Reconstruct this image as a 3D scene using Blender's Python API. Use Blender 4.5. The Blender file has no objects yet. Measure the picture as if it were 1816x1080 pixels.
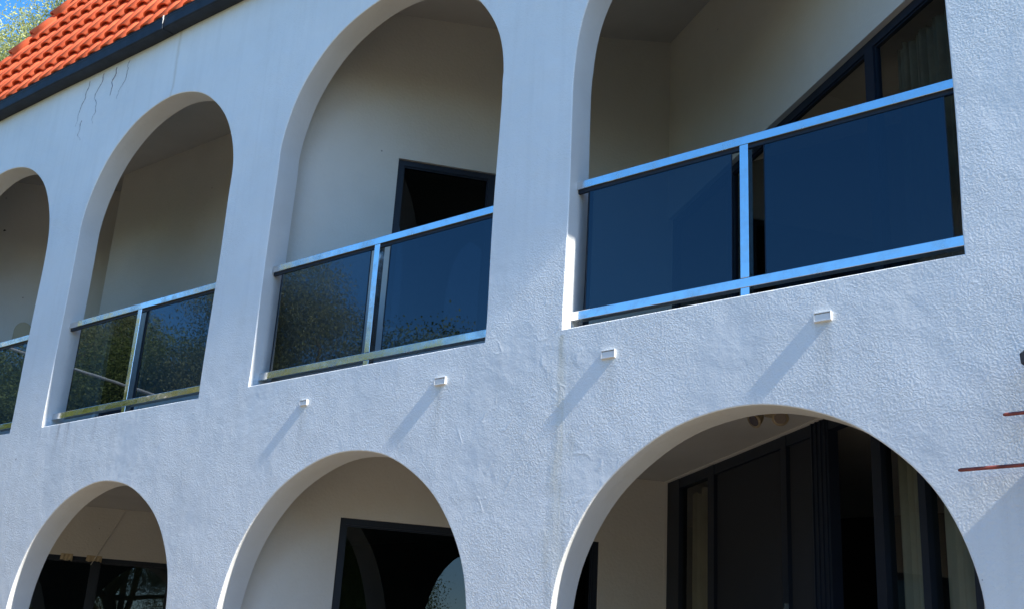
import bpy, bmesh, math, random
import numpy as np
from mathutils import Vector, Matrix
from mathutils.geometry import tessellate_polygon

random.seed(7)
S = bpy.context.scene
C = S.collection
R = math.radians

# ------------------------------------------------------------------ camera
cam_d = bpy.data.cameras.new('camera')
cam = bpy.data.objects.new('camera', cam_d)
C.objects.link(cam)
S.camera = cam
cr = Vector((0.78180856, 0.62091617, 0.05690776))
cu = Vector((0.16293951, -0.29154887, 0.94257624))
cf = Vector((-0.60185222, 0.72764165, 0.32910717))
m = Matrix((cr, cu, -cf)).transposed().to_4x4()
m.translation = Vector((0, -6, 1.6))
cam.matrix_world = m
cam_d.sensor_width = 36.0
cam_d.sensor_fit = 'HORIZONTAL'
cam_d.lens = 36.0 * 2073.6 / 1816.0
cam_d.clip_start = 0.1
cam_d.clip_end = 2000

# ------------------------------------------------------------------ light
SUN = Vector((1.0, -0.040, 0.95)).normalized()
SUN_EL = math.asin(SUN.z)
SUN_AZ = math.atan2(SUN.x, SUN.y)          # clockwise from +Y
w = bpy.data.worlds.new('World')
S.world = w
w.use_nodes = True
nt = w.node_tree
for n in list(nt.nodes):
    nt.nodes.remove(n)
sky = nt.nodes.new('ShaderNodeTexSky')
sky.sky_type = 'NISHITA'
sky.sun_disc = False
sky.sun_elevation = SUN_EL
sky.sun_rotation = SUN_AZ
sky.air_density = 1.0
sky.dust_density = 0.3
sky.ozone_density = 4.0
hs = nt.nodes.new('ShaderNodeHueSaturation')
hs.inputs['Saturation'].default_value = 1.27
bg = nt.nodes.new('ShaderNodeBackground')
bg.inputs['Strength'].default_value = 0.15
wo = nt.nodes.new('ShaderNodeOutputWorld')
nt.links.new(sky.outputs[0], hs.inputs['Color'])
nt.links.new(hs.outputs[0], bg.inputs['Color'])
nt.links.new(bg.outputs[0], wo.inputs['Surface'])

sl = bpy.data.lights.new('sun', 'SUN')
sl.energy = 5.0
sl.angle = R(0.53)
sl.color = (1.0, 0.93, 0.82)
so = bpy.data.objects.new('sun', sl)
C.objects.link(so)
so.rotation_euler = SUN.to_track_quat('Z', 'Y').to_euler()
so.location = (20, -6, 25)

S.view_settings.view_transform = 'Standard'
S.view_settings.look = 'None'
S.view_settings.exposure = 1.17
S.view_settings.gamma = 1.0
S.render.engine = 'CYCLES'
S.cycles.max_bounces = 10
S.cycles.diffuse_bounces = 5
S.cycles.glossy_bounces = 6
S.cycles.transparent_max_bounces = 16
S.cycles.transmission_bounces = 8
S.cycles.sample_clamp_indirect = 8.0


# ------------------------------------------------------------------ materials
def new_mat(name):
    mt = bpy.data.materials.new(name)
    mt.use_nodes = True
    t = mt.node_tree
    b = t.nodes.get('Principled BSDF')
    return mt, t, b


def N(t, kind, **kw):
    n = t.nodes.new(kind)
    for k, v in kw.items():
        if k in n.inputs:
            n.inputs[k].default_value = v
        else:
            setattr(n, k, v)
    return n


def L(t, a, b):
    t.links.new(a, b)


def mixrgb(t, fac, a, b, mode='MIX'):
    n = t.nodes.new('ShaderNodeMix')
    n.data_type = 'RGBA'
    n.blend_type = mode
    for sock, val in ((n.inputs[0], fac), (n.inputs[6], a), (n.inputs[7], b)):
        if hasattr(val, 'is_output') or hasattr(val, 'links'):
            t.links.new(val, sock)
        else:
            sock.default_value = val
    return n.outputs[2]


def ramp(t, src, p0, p1, c0=(0, 0, 0, 1), c1=(1, 1, 1, 1)):
    n = t.nodes.new('ShaderNodeValToRGB')
    n.color_ramp.elements[0].position = p0
    n.color_ramp.elements[1].position = p1
    n.color_ramp.elements[0].color = c0
    n.color_ramp.elements[1].color = c1
    t.links.new(src, n.inputs[0])
    return n.outputs[0]


def math_(t, op, a, b=None, c=None):
    n = t.nodes.new('ShaderNodeMath')
    n.operation = op
    for i, v in enumerate((a, b, c)):
        if v is None:
            continue
        if hasattr(v, 'links'):
            t.links.new(v, n.inputs[i])
        else:
            n.inputs[i].default_value = v
    return n.outputs[0]


def simple(name, col, rough=0.6, metal=0.0, noise=0.0, nscale=8.0, bump=0.0, bscale=60.0, spec=0.5):
    mt, t, b = new_mat(name)
    b.inputs['Roughness'].default_value = rough
    b.inputs['Metallic'].default_value = metal
    b.inputs['Specular IOR Level'].default_value = spec
    col = (*col, 1)
    tc = N(t, 'ShaderNodeTexCoord')
    if noise > 0:
        nz = N(t, 'ShaderNodeTexNoise', Scale=nscale, Detail=5.0, Roughness=0.6)
        L(t, tc.outputs['Object'], nz.inputs['Vector'])
        dark = tuple(c * (1 - noise) for c in col[:3]) + (1,)
        lite = tuple(min(1, c * (1 + noise)) for c in col[:3]) + (1,)
        L(t, ramp(t, nz.outputs['Fac'], 0.3, 0.7, dark, lite), b.inputs['Base Color'])
    else:
        b.inputs['Base Color'].default_value = col
    if bump > 0:
        nb = N(t, 'ShaderNodeTexNoise', Scale=bscale, Detail=4.0)
        L(t, tc.outputs['Object'], nb.inputs['Vector'])
        bp = N(t, 'ShaderNodeBump', Strength=bump, Distance=0.01)
        L(t, nb.outputs['Fac'], bp.inputs['Height'])
        L(t, bp.outputs[0], b.inputs['Normal'])
    return mt


def stucco():
    mt, t, b = new_mat('painted_stucco')
    b.inputs['Roughness'].default_value = 0.75
    b.inputs['Specular IOR Level'].default_value = 0.25
    tc = N(t, 'ShaderNodeTexCoord')
    P = tc.outputs['Object']
    sx = N(t, 'ShaderNodeSeparateXYZ')
    L(t, P, sx.inputs[0])
    # warped coordinates give the wormy trowelled look
    wn = N(t, 'ShaderNodeTexNoise', Scale=9.0, Detail=2.0)
    L(t, P, wn.inputs['Vector'])
    wv = N(t, 'ShaderNodeVectorMath', operation='MULTIPLY_ADD')
    L(t, wn.outputs['Color'], wv.inputs[0])
    wv.inputs[1].default_value = (0.05, 0.05, 0.05)
    L(t, P, wv.inputs[2])
    n1 = N(t, 'ShaderNodeTexNoise', Scale=84.0, Detail=4.0, Roughness=0.55, Distortion=0.6)
    L(t, wv.outputs[0], n1.inputs['Vector'])
    n2 = N(t, 'ShaderNodeTexVoronoi', Scale=74.0, feature='SMOOTH_F1')
    n2.inputs['Smoothness'].default_value = 0.6
    L(t, wv.outputs[0], n2.inputs['Vector'])
    n3 = N(t, 'ShaderNodeTexNoise', Scale=3.2, Detail=3.0)
    L(t, P, n3.inputs['Vector'])
    n4 = N(t, 'ShaderNodeTexNoise', Scale=1.1, Detail=2.0)
    L(t, P, n4.inputs['Vector'])
    amp = ramp(t, n4.outputs['Fac'], 0.36, 0.64, (0.18, 0.18, 0.18, 1), (1, 1, 1, 1))
    fine = math_(t, 'ADD', math_(t, 'MULTIPLY', n1.outputs['Fac'], 0.0044),
                 math_(t, 'MULTIPLY', n2.outputs['Distance'], 0.0030))
    fine = math_(t, 'MULTIPLY', fine, amp)
    h = math_(t, 'ADD', fine, math_(t, 'MULTIPLY', n3.outputs['Fac'], 0.014))
    # trowelled patch edges and old repair seams around the downpipe chase
    v5 = N(t, 'ShaderNodeTexNoise', Scale=2.6, Detail=1.5, Distortion=1.2)
    L(t, P, v5.inputs['Vector'])
    seam = math_(t, 'ABSOLUTE', math_(t, 'SUBTRACT', v5.outputs['Fac'], 0.5))
    seam = ramp(t, seam, 0.0, 0.05, (1, 1, 1, 1), (0, 0, 0, 1))
    dx = math_(t, 'ABSOLUTE', math_(t, 'ADD', sx.outputs[0], 4.7))
    near = ramp(t, dx, 0.35, 0.95, (1, 1, 1, 1), (0, 0, 0, 1))
    zz = ramp(t, math_(t, 'ABSOLUTE', math_(t, 'SUBTRACT', sx.outputs[2], 3.35)), 0.6, 1.0, (1, 1, 1, 1), (0, 0, 0, 1))
    near = math_(t, 'MULTIPLY', near, zz)
    frag = N(t, 'ShaderNodeTexNoise', Scale=7.0, Detail=2.0)
    L(t, P, frag.inputs['Vector'])
    near = math_(t, 'MULTIPLY', near, ramp(t, frag.outputs['Fac'], 0.50, 0.68))
    h = math_(t, 'ADD', h, math_(t, 'MULTIPLY', math_(t, 'MULTIPLY', seam, near), 0.003))
    # vertical chase ridge
    rx = math_(t, 'ADD', math_(t, 'ADD', sx.outputs[0], 4.52), math_(t, 'MULTIPLY', math_(t, 'SUBTRACT', n3.outputs['Fac'], 0.5), 0.12))
    ridge = ramp(t, math_(t, 'ABSOLUTE', rx), 0.0, 0.06, (1, 1, 1, 1), (0, 0, 0, 1))
    below = ramp(t, sx.outputs[2], 0.0, 1.0)
    belowm = math_(t, 'LESS_THAN', sx.outputs[2], 4.02)
    ridge = math_(t, 'MULTIPLY', ridge, belowm)
    ridge = math_(t, 'MULTIPLY', ridge, ramp(t, n4.outputs['Fac'], 0.42, 0.6))
    h = math_(t, 'ADD', h, math_(t, 'MULTIPLY', ridge, 0.006))
    bp = N(t, 'ShaderNodeBump', Strength=1.0, Distance=1.0)
    L(t, h, bp.inputs['Height'])
    L(t, bp.outputs[0], b.inputs['Normal'])
    # colour: off-white, faint weathering, drips
    n6 = N(t, 'ShaderNodeTexNoise', Scale=0.9, Detail=6.0, Roughness=0.65)
    L(t, P, n6.inputs['Vector'])
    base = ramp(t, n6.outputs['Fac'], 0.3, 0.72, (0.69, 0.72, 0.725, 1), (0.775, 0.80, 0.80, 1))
    mp = N(t, 'ShaderNodeMapping')
    mp.inputs['Scale'].default_value = (14, 14, 0.7)
    L(t, P, mp.inputs['Vector'])
    n7 = N(t, 'ShaderNodeTexNoise', Scale=1.0, Detail=4.0)
    L(t, mp.outputs[0], n7.inputs['Vector'])
    drip = ramp(t, n7.outputs['Fac'], 0.55, 0.78)
    zr = N(t, 'ShaderNodeMapRange')
    zr.inputs[1].default_value = 3.5
    zr.inputs[2].default_value = 4.06
    L(t, sx.outputs[2], zr.inputs[0])
    zm = math_(t, 'MULTIPLY', math_(t, 'MULTIPLY', zr.outputs[0], zr.outputs[0]), math_(t, 'LESS_THAN', sx.outputs[2], 4.07))
    xm = ramp(t, math_(t, 'ABSOLUTE', math_(t, 'ADD', sx.outputs[0], 10.35)), 0.45, 0.75, (1, 1, 1, 1), (0.05, 0.05, 0.05, 1))
    drip = math_(t, 'MULTIPLY', math_(t, 'MULTIPLY', drip, zm), xm)
    base = mixrgb(t, math_(t, 'MULTIPLY', drip, 0.8), base, (0.22, 0.19, 0.18, 1))
    # rust-coloured run below the gutter joint
    rx2 = math_(t, 'ADD', math_(t, 'ADD', sx.outputs[0], 9.72), math_(t, 'MULTIPLY', math_(t, 'SUBTRACT', n3.outputs['Fac'], 0.5), 0.12))
    run = ramp(t, math_(t, 'ABSOLUTE', rx2), 0.0, 0.035, (1, 1, 1, 1), (0, 0, 0, 1))
    run = math_(t, 'MULTIPLY', run, math_(t, 'GREATER_THAN', sx.outputs[2], 7.38))
    base = mixrgb(t, math_(t, 'MULTIPLY', run, 0.34), base, (0.40, 0.33, 0.22, 1))
    # yellowed stain running down by the chase
    rx3 = math_(t, 'ADD', math_(t, 'ADD', sx.outputs[0], 4.50), math_(t, 'MULTIPLY', math_(t, 'SUBTRACT', n3.outputs['Fac'], 0.5), 0.3))
    st = ramp(t, math_(t, 'ABSOLUTE', rx3), 0.01, 0.11, (1, 1, 1, 1), (0, 0, 0, 1))
    st = math_(t, 'MULTIPLY', math_(t, 'MULTIPLY', st, belowm), ramp(t, n7.outputs['Fac'], 0.35, 0.65))
    base = mixrgb(t, math_(t, 'MULTIPLY', st, 0.55), base, (0.50, 0.48, 0.36, 1))
    # faint rain streaks and grime under the weep pipes
    base = mixrgb(t, math_(t, 'MULTIPLY', ramp(t, n7.outputs['Fac'], 0.48, 0.75), 0.085), base, (0.36, 0.36, 0.34, 1))
    zv = N(t, 'ShaderNodeMapRange')
    zv.inputs[1].default_value = 3.35
    zv.inputs[2].default_value = 3.80
    L(t, sx.outputs[2], zv.inputs[0])
    zvm = math_(t, 'MULTIPLY', zv.outputs[0], math_(t, 'LESS_THAN', sx.outputs[2], 3.81))
    acc = None
    for vx in (7.05, 5.585, 4.123, 2.648):
        mk = ramp(t, math_(t, 'ABSOLUTE', math_(t, 'ADD', sx.outputs[0], vx)), 0.015, 0.06, (1, 1, 1, 1), (0, 0, 0, 1))
        acc = mk if acc is None else math_(t, 'MAXIMUM', acc, mk)
    vg = math_(t, 'MULTIPLY', math_(t, 'MULTIPLY', acc, zvm), ramp(t, n7.outputs['Fac'], 0.35, 0.65))
    base = mixrgb(t, math_(t, 'MULTIPLY', vg, 0.35), base, (0.30, 0.29, 0.25, 1))
    # few insect spots
    vs = N(t, 'ShaderNodeTexVoronoi', Scale=2.2)
    L(t, P, vs.inputs['Vector'])
    spot = math_(t, 'LESS_THAN', vs.outputs['Distance'], 0.024)
    base = mixrgb(t, math_(t, 'MULTIPLY', spot, 0.5), base, (0.12, 0.10, 0.09, 1))
    L(t, base, b.inputs['Base Color'])
    return mt


def glass_mat(name, tint, refl=1.0, rough=0.0, ior=1.52):
    """window glass as seen through its two surfaces: tinted see-through plus Fresnel mirror"""
    mt, t, b = new_mat(name)
    t.nodes.remove(b)
    out = t.nodes.get('Material Output')
    tr = N(t, 'ShaderNodeBsdfTransparent')
    tr.inputs['Color'].default_value = (*tint, 1)
    gl = N(t, 'ShaderNodeBsdfGlossy')
    gl.inputs['Color'].default_value = (*refl, 1) if isinstance(refl, tuple) else (refl, refl, refl, 1)
    gl.inputs['Roughness'].default_value = rough
    fr = N(t, 'ShaderNodeFresnel')
    fr.inputs['IOR'].default_value = ior
    mx = N(t, 'ShaderNodeMixShader')
    tc = N(t, 'ShaderNodeTexCoord')
    nb = N(t, 'ShaderNodeTexNoise', Scale=1.6, Detail=1.0)
    L(t, tc.outputs['Object'], nb.inputs['Vector'])
    bp = N(t, 'ShaderNodeBump', Strength=0.18, Distance=0.004)
    L(t, nb.outputs['Fac'], bp.inputs['Height'])
    L(t, bp.outputs[0], gl.inputs['Normal'])
    L(t, fr.outputs[0], mx.inputs[0])
    L(t, tr.outputs[0], mx.inputs[1])
    L(t, gl.outputs[0], mx.inputs[2])
    L(t, mx.outputs[0], out.inputs['Surface'])
    return mt


def steel():
    mt, t, b = new_mat('polished_steel')
    b.inputs['Metallic'].default_value = 1.0
    tc = N(t, 'ShaderNodeTexCoord')
    nz = N(t, 'ShaderNodeTexNoise', Scale=7.0, Detail=6.0, Roughness=0.7)
    L(t, tc.outputs['Object'], nz.inputs['Vector'])
    L(t, ramp(t, nz.outputs['Fac'], 0.45, 0.75, (0.80, 0.80, 0.80, 1), (0.62, 0.61, 0.60, 1)), b.inputs['Base Color'])
    L(t, ramp(t, nz.outputs['Fac'], 0.4, 0.75, (0.07, 0.07, 0.07, 1), (0.34, 0.34, 0.34, 1)), b.inputs['Roughness'])
    nb = N(t, 'ShaderNodeTexNoise', Scale=5.0, Detail=2.0)
    L(t, tc.outputs['Object'], nb.inputs['Vector'])
    bp = N(t, 'ShaderNodeBump', Strength=0.35, Distance=0.004)
    L(t, nb.outputs['Fac'], bp.inputs['Height'])
    L(t, bp.outputs[0], b.inputs['Normal'])
    return mt


def tile_mat():
    mt, t, b = new_mat('terracotta_tile')
    b.inputs['Roughness'].default_value = 0.7
    b.inputs['Specular IOR Level'].default_value = 0.2
    oi = N(t, 'ShaderNodeObjectInfo')
    tc = N(t, 'ShaderNodeTexCoord')
    nz = N(t, 'ShaderNodeTexNoise', Scale=9.0, Detail=6.0, Roughness=0.65)
    ad = N(t, 'ShaderNodeVectorMath', operation='ADD')
    L(t, tc.outputs['Object'], ad.inputs[0])
    L(t, oi.outputs['Location'], ad.inputs[1])
    L(t, ad.outputs[0], nz.inputs['Vector'])
    base = ramp(t, nz.outputs['Fac'], 0.3, 0.7, (0.82, 0.125, 0.045, 1), (0.88, 0.18, 0.07, 1))
    rnd = ramp(t, oi.outputs['Random'], 0.0, 1.0, (0.78, 0.80, 0.82, 1), (1.05, 1.05, 1.05, 1))
    L(t, mixrgb(t, 1.0, base, rnd, 'MULTIPLY'), b.inputs['Base Color'])
    bp = N(t, 'ShaderNodeBump', Strength=0.3, Distance=0.004)
    L(t, nz.outputs['Fac'], bp.inputs['Height'])
    L(t, bp.outputs[0], b.inputs['Normal'])
    return mt


def leaf_mat(name, c0, c1, trans=0.35):
    mt, t, b = new_mat(name)
    t.nodes.remove(b)
    out = t.nodes.get('Material Output')
    at = N(t, 'ShaderNodeAttribute', attribute_name='tone')
    col = ramp(t, at.outputs['Fac'], 0.0, 1.0, (*c0, 1), (*c1, 1))
    d = N(t, 'ShaderNodeBsdfPrincipled')
    d.inputs['Roughness'].default_value = 0.75
    d.inputs['Specular IOR Level'].default_value = 0.15
    L(t, col, d.inputs['Base Color'])
    tr = N(t, 'ShaderNodeBsdfTranslucent')
    L(t, col, tr.inputs['Color'])
    mx = N(t, 'ShaderNodeMixShader')
    mx.inputs[0].default_value = trans
    L(t, d.outputs[0], mx.inputs[1])
    L(t, tr.outputs[0], mx.inputs[2])
    L(t, mx.outputs[0], out.inputs['Surface'])
    return mt


M = {}
M['stucco'] = stucco()
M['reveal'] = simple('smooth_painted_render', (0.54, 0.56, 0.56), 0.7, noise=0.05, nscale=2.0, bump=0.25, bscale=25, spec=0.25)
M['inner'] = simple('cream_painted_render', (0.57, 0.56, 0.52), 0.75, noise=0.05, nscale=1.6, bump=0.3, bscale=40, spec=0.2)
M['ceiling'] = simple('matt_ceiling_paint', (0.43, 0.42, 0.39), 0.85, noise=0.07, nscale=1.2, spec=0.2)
def add_spots(mt, scale=3.0, size=0.03):
    t = mt.node_tree
    b = t.nodes.get('Principled BSDF')
    src = b.inputs['Base Color'].links[0].from_socket
    tc = N(t, 'ShaderNodeTexCoord')
    v = N(t, 'ShaderNodeTexVoronoi', Scale=scale)
    L(t, tc.outputs['Object'], v.inputs['Vector'])
    sp_ = math_(t, 'LESS_THAN', v.outputs['Distance'], size)
    n = N(t, 'ShaderNodeTexNoise', Scale=0.8, Detail=7.0, Roughness=0.7)
    L(t, tc.outputs['Object'], n.inputs['Vector'])
    dirt = ramp(t, n.outputs['Fac'], 0.5, 0.75)
    c_ = mixrgb(t, math_(t, 'MULTIPLY', dirt, 0.35), src, (0.36, 0.33, 0.27, 1))
    c_ = mixrgb(t, math_(t, 'MULTIPLY', sp_, 0.6), c_, (0.10, 0.09, 0.08, 1))
    L(t, c_, b.inputs['Base Color'])


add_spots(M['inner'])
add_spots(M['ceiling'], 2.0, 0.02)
M['floor'] = simple('balcony_floor_tile', (0.46, 0.43, 0.37), 0.6, noise=0.15, nscale=5)
M['dark'] = simple('shade_black', (0.035, 0.035, 0.04), 0.9)  # darkness of rooms and slots put into the colour
M['frame'] = simple('navy_powder_coat', (0.008, 0.014, 0.027), 0.45, noise=0.12, nscale=4, spec=0.35)
M['gutter'] = simple('navy_gutter_paint', (0.016, 0.022, 0.032), 0.6, noise=0.3, nscale=6, bump=0.15, bscale=14, spec=0.25)
M['steel'] = steel()
M['bglass'] = glass_mat('tinted_balustrade_glass', (0.075, 0.11, 0.14), (0.64, 0.76, 0.88), rough=0.01, ior=1.72)
M['wglass'] = glass_mat('tinted_window_glass', (0.13, 0.17, 0.19), (0.75, 0.85, 0.92), ior=1.5)
M['cglass'] = glass_mat('clear_window_glass', (0.78, 0.80, 0.76), 0.9, ior=1.6)
M['blind'] = simple('drawn_olive_blind', (0.40, 0.39, 0.31), 0.9, noise=0.12, nscale=3)
M['tile'] = tile_mat()
M['browntile'] = simple('brown_tile', (0.20, 0.075, 0.05), 0.8, noise=0.5, nscale=14)  # darker mottled brown for a single hip cap
M['under'] = simple('roof_underlay', (0.09, 0.03, 0.02), 0.9)
M['white'] = simple('white_plastic', (0.74, 0.73, 0.70), 0.45)
M['cable'] = simple('pale_cable_sheath', (0.86, 0.82, 0.74), 0.5)
M['rust'] = simple('red_rusted_iron', (0.24, 0.06, 0.045), 0.6, metal=0.3, noise=0.5, nscale=14)
M['iron'] = simple('dark_cast_iron', (0.03, 0.025, 0.03), 0.5, metal=0.4, noise=0.2)
M['screen'] = simple('insect_screen_mesh', (0.010, 0.014, 0.022), 0.8)
M['cloth'] = simple('faded_curtain_cloth', (0.13, 0.12, 0.085), 0.9, noise=0.35, nscale=5)
M['paper'] = simple('torn_masking_paper', (0.46, 0.38, 0.25), 0.9, noise=0.1)
M['root'] = simple('dry_root', (0.27, 0.27, 0.30), 0.9)
M['brass'] = simple('aged_cream_metal', (0.34, 0.27, 0.17), 0.55, noise=0.15, nscale=20)
M['lens'] = simple('dark_lamp_glass', (0.05, 0.03, 0.025), 0.2)
M['blob'] = simple('beige_upholstery', (0.42, 0.37, 0.26), 0.8)
M['bark'] = simple('grey_brown_bark', (0.20, 0.16, 0.12), 0.9, noise=0.4, nscale=7, bump=0.5, bscale=20)
M['euc'] = leaf_mat('eucalyptus_leaf', (0.12, 0.15, 0.06), (0.46, 0.44, 0.20))
M['dense'] = leaf_mat('broad_green_leaf', (0.06, 0.10, 0.03), (0.32, 0.36, 0.11))
M['bright'] = leaf_mat('pale_feathery_leaf', (0.24, 0.28, 0.09), (0.66, 0.68, 0.30), 0.4)


def ground_mat():
    mt, t, b = new_mat('dry_grass_and_earth')
    b.inputs['Roughness'].default_value = 0.95
    tc = N(t, 'ShaderNodeTexCoord')
    n1 = N(t, 'ShaderNodeTexNoise', Scale=0.35, Detail=8.0)
    L(t, tc.outputs['Object'], n1.inputs['Vector'])
    L(t, ramp(t, n1.outputs['Fac'], 0.35, 0.65, (0.12, 0.10, 0.05, 1), (0.19, 0.15, 0.08, 1)), b.inputs['Base Color'])
    return mt


M['ground'] = ground_mat()
M['paving'] = simple('sandy_concrete', (0.22, 0.17, 0.115), 0.9, noise=0.15, nscale=2.5, bump=0.3)


# ------------------------------------------------------------------ mesh helpers
def link(name, bm, mat, parent=None, smooth=False, bevel=0.0):
    me = bpy.data.meshes.new(name)
    bm.normal_update()
    bm.to_mesh(me)
    bm.free()
    mats = mat if isinstance(mat, (list, tuple)) else [mat]
    for x in mats:
        me.materials.append(x)
    if smooth:
        for p in me.polygons:
            p.use_smooth = True
    o = bpy.data.objects.new(name, me)
    C.objects.link(o)
    if parent:
        o.parent = parent
    if bevel > 0:
        b = o.modifiers.new('bevel', 'BEVEL')
        b.width = bevel
        b.segments = 2
        b.limit_method = 'ANGLE'
    return o


def thing(name, label, cat, loc=(0, 0, 0), group=None):
    o = bpy.data.objects.new(name, None)
    C.objects.link(o)
    o.location = loc
    tag(o, label, cat, group)
    return o


def tag(o, label, cat, group=None):
    o['label'] = label
    o['category'] = cat
    if group:
        o['group'] = group
    return o


def box(bm, x0, x1, y0, y1, z0, z1, mi=0):
    vs = [bm.verts.new(p) for p in ((x0, y0, z0), (x1, y0, z0), (x1, y1, z0), (x0, y1, z0),
                                    (x0, y0, z1), (x1, y0, z1), (x1, y1, z1), (x0, y1, z1))]
    for f in ((0, 3, 2, 1), (4, 5, 6, 7), (0, 1, 5, 4), (1, 2, 6, 5), (2, 3, 7, 6), (3, 0, 4, 7)):
        bm.faces.new([vs[i] for i in f]).material_index = mi
    return vs


def obox(bm, o, u, n, s0, s1, d0, d1, z0, z1, mi=0):
    """box along horizontal direction u, depth n, from plan origin o"""
    P = []
    for z in (z0, z1):
        for s, d in ((s0, d0), (s1, d0), (s1, d1), (s0, d1)):
            P.append(bm.verts.new((o[0] + u[0] * s + n[0] * d, o[1] + u[1] * s + n[1] * d, z)))
    for f in ((0, 3, 2, 1), (4, 5, 6, 7), (0, 1, 5, 4), (1, 2, 6, 5), (2, 3, 7, 6), (3, 0, 4, 7)):
        bm.faces.new([P[i] for i in f]).material_index = mi


def tube(bm, pts, rad, seg=8, cap=True):
    pts = [Vector(p) for p in pts]
    rings = []
    for i, p in enumerate(pts):
        a = pts[max(i - 1, 0)]
        b = pts[min(i + 1, len(pts) - 1)]
        d = (b - a).normalized()
        ref = Vector((0, 0, 1)) if abs(d.z) < 0.9 else Vector((1, 0, 0))
        x = d.cross(ref).normalized()
        y = d.cross(x).normalized()
        r = rad[i] if isinstance(rad, (list, tuple)) else rad
        rings.append([bm.verts.new(p + (x * math.cos(k * 2 * math.pi / seg) + y * math.sin(k * 2 * math.pi / seg)) * r) for k in range(seg)])
    for i in range(len(rings) - 1):
        for k in range(seg):
            bm.faces.new((rings[i][k], rings[i][(k + 1) % seg], rings[i + 1][(k + 1) % seg], rings[i + 1][k]))
    if cap:
        bm.faces.new(rings[0][::-1])
        bm.faces.new(rings[-1])


def structure(o):
    o['kind'] = 'structure'
    return o


# ------------------------------------------------------------------ ground
bm = bmesh.new()
vs = [bm.verts.new(p) for p in ((-600, -600, 0), (600, -600, 0), (600, 600, 0), (-600, 600, 0))]
bm.faces.new(vs)
structure(link('ground', bm, M['ground']))
bm = bmesh.new()
box(bm, -16, 8, -9, -0.02, -0.2, 0.012)
structure(link('pavement', bm, M['paving']))

# ------------------------------------------------------------------ house
house = thing('house', 'white stucco two storey house with arched balconies and orange tiled mansard roof', 'house')
T = 0.23
# xc, half width, spring z, rise, sill z
UP = [(-12.94, 1.30, 6.07, 1.33, 4.05), (-9.742, 1.272, 6.135, 1.291, 4.052),
      (-6.493, 1.298, 6.187, 1.288, 4.072), (-3.172, 1.337, 6.07, 1.34, 4.06)]
DN = [(-12.99, 1.28, 2.15, 1.25, -0.35), (-9.754, 1.271, 2.158, 1.252, -0.35),
      (-6.506, 1.315, 2.035, 1.367, -0.35), (-3.183, 1.329, 2.074, 1.295, -0.35)]
rnd = random.Random(3)


def opening(xc, a, s, b, z0, wob=0.006):
    """outline counter-clockwise starting bottom left -> bottom right -> up and over the arch"""
    ph = [rnd.uniform(0, 6.28) for _ in range(4)]
    pts = []
    nz = 14
    for i in range(9):
        pts.append((xc - a + 2 * a * i / 8, z0))
    for i in range(1, nz):
        z = z0 + (s - z0) * i / nz
        pts.append((xc + a + wob * math.sin(z * 3.1 + ph[0]), z))
    NA = 56
    for i in range(NA + 1):
        t = math.pi * i / NA
        r = 1 + wob / a * (math.sin(2.3 * t + ph[1]) + 0.5 * math.sin(6.1 * t + ph[2]) + 0.25 * math.sin(14 * t + ph[3]))
        if i in (0, NA):
            r = 1
        pts.append((xc + a * r * math.cos(t), s + b * r * math.sin(t)))
    for i in range(nz - 1, 0, -1):
        z = z0 + (s - z0) * i / nz
        pts.append((xc - a + wob * math.sin(z * 2.7 + ph[3]), z))
    return pts


def offset(pts, d):
    n = len(pts)
    out = []
    for i in range(n):
        p0 = Vector(pts[i - 1]); p1 = Vector(pts[i]); p2 = Vector(pts[(i + 1) % n])
        e1 = (p1 - p0).normalized(); e2 = (p2 - p1).normalized()
        n1 = Vector((e1.y, -e1.x)); n2 = Vector((e2.y, -e2.x))
        nn = (n1 + n2)
        k = max(0.6, nn.length_squared / 2)
        out.append(tuple(p1 + nn / k * d))
    return out


WX0, WX1, WZ0, WZ1 = -15.5, 1.2, -0.5, 8.36
bm = bmesh.new()
outer = [(WX0, WZ0), (WX1, WZ0), (WX1, WZ1), (WX0, WZ1)]
loops = [opening(*p) for p in UP + DN]
BV = 0.008
front = [offset(l, BV) for l in loops]
polys = [[Vector((x, z, 0)) for x, z in outer]] + [[Vector((x, z, 0)) for x, z in l] for l in front]
tri = tessellate_polygon(polys)
flat = [p for pl in polys for p in pl]
for yy, flip in ((0.0, False), (T, True)):
    if flip:
        pl2 = [[Vector((x, z, 0)) for x, z in outer]] + [[Vector((x, z, 0)) for x, z in l] for l in loops]
        tri2 = tessellate_polygon(pl2)
        fl2 = [p for pl in pl2 for p in pl]
    else:
        tri2, fl2 = tri, flat
    vv = [bm.verts.new((p.x, yy, p.y)) for p in fl2]
    for a, b_, c_ in tri2:
        try:
            f = bm.faces.new((vv[a], vv[b_], vv[c_]))
        except ValueError:
            continue
        f.normal_update()
        if (f.normal.y < 0) == flip:
            f.normal_flip()
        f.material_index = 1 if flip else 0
# outer rim
for i in range(4):
    a = outer[i]; b_ = outer[(i + 1) % 4]
    bm.faces.new([bm.verts.new(p) for p in ((a[0], 0, a[1]), (a[0], T, a[1]), (b_[0], T, b_[1]), (b_[0], 0, b_[1]))])
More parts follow.
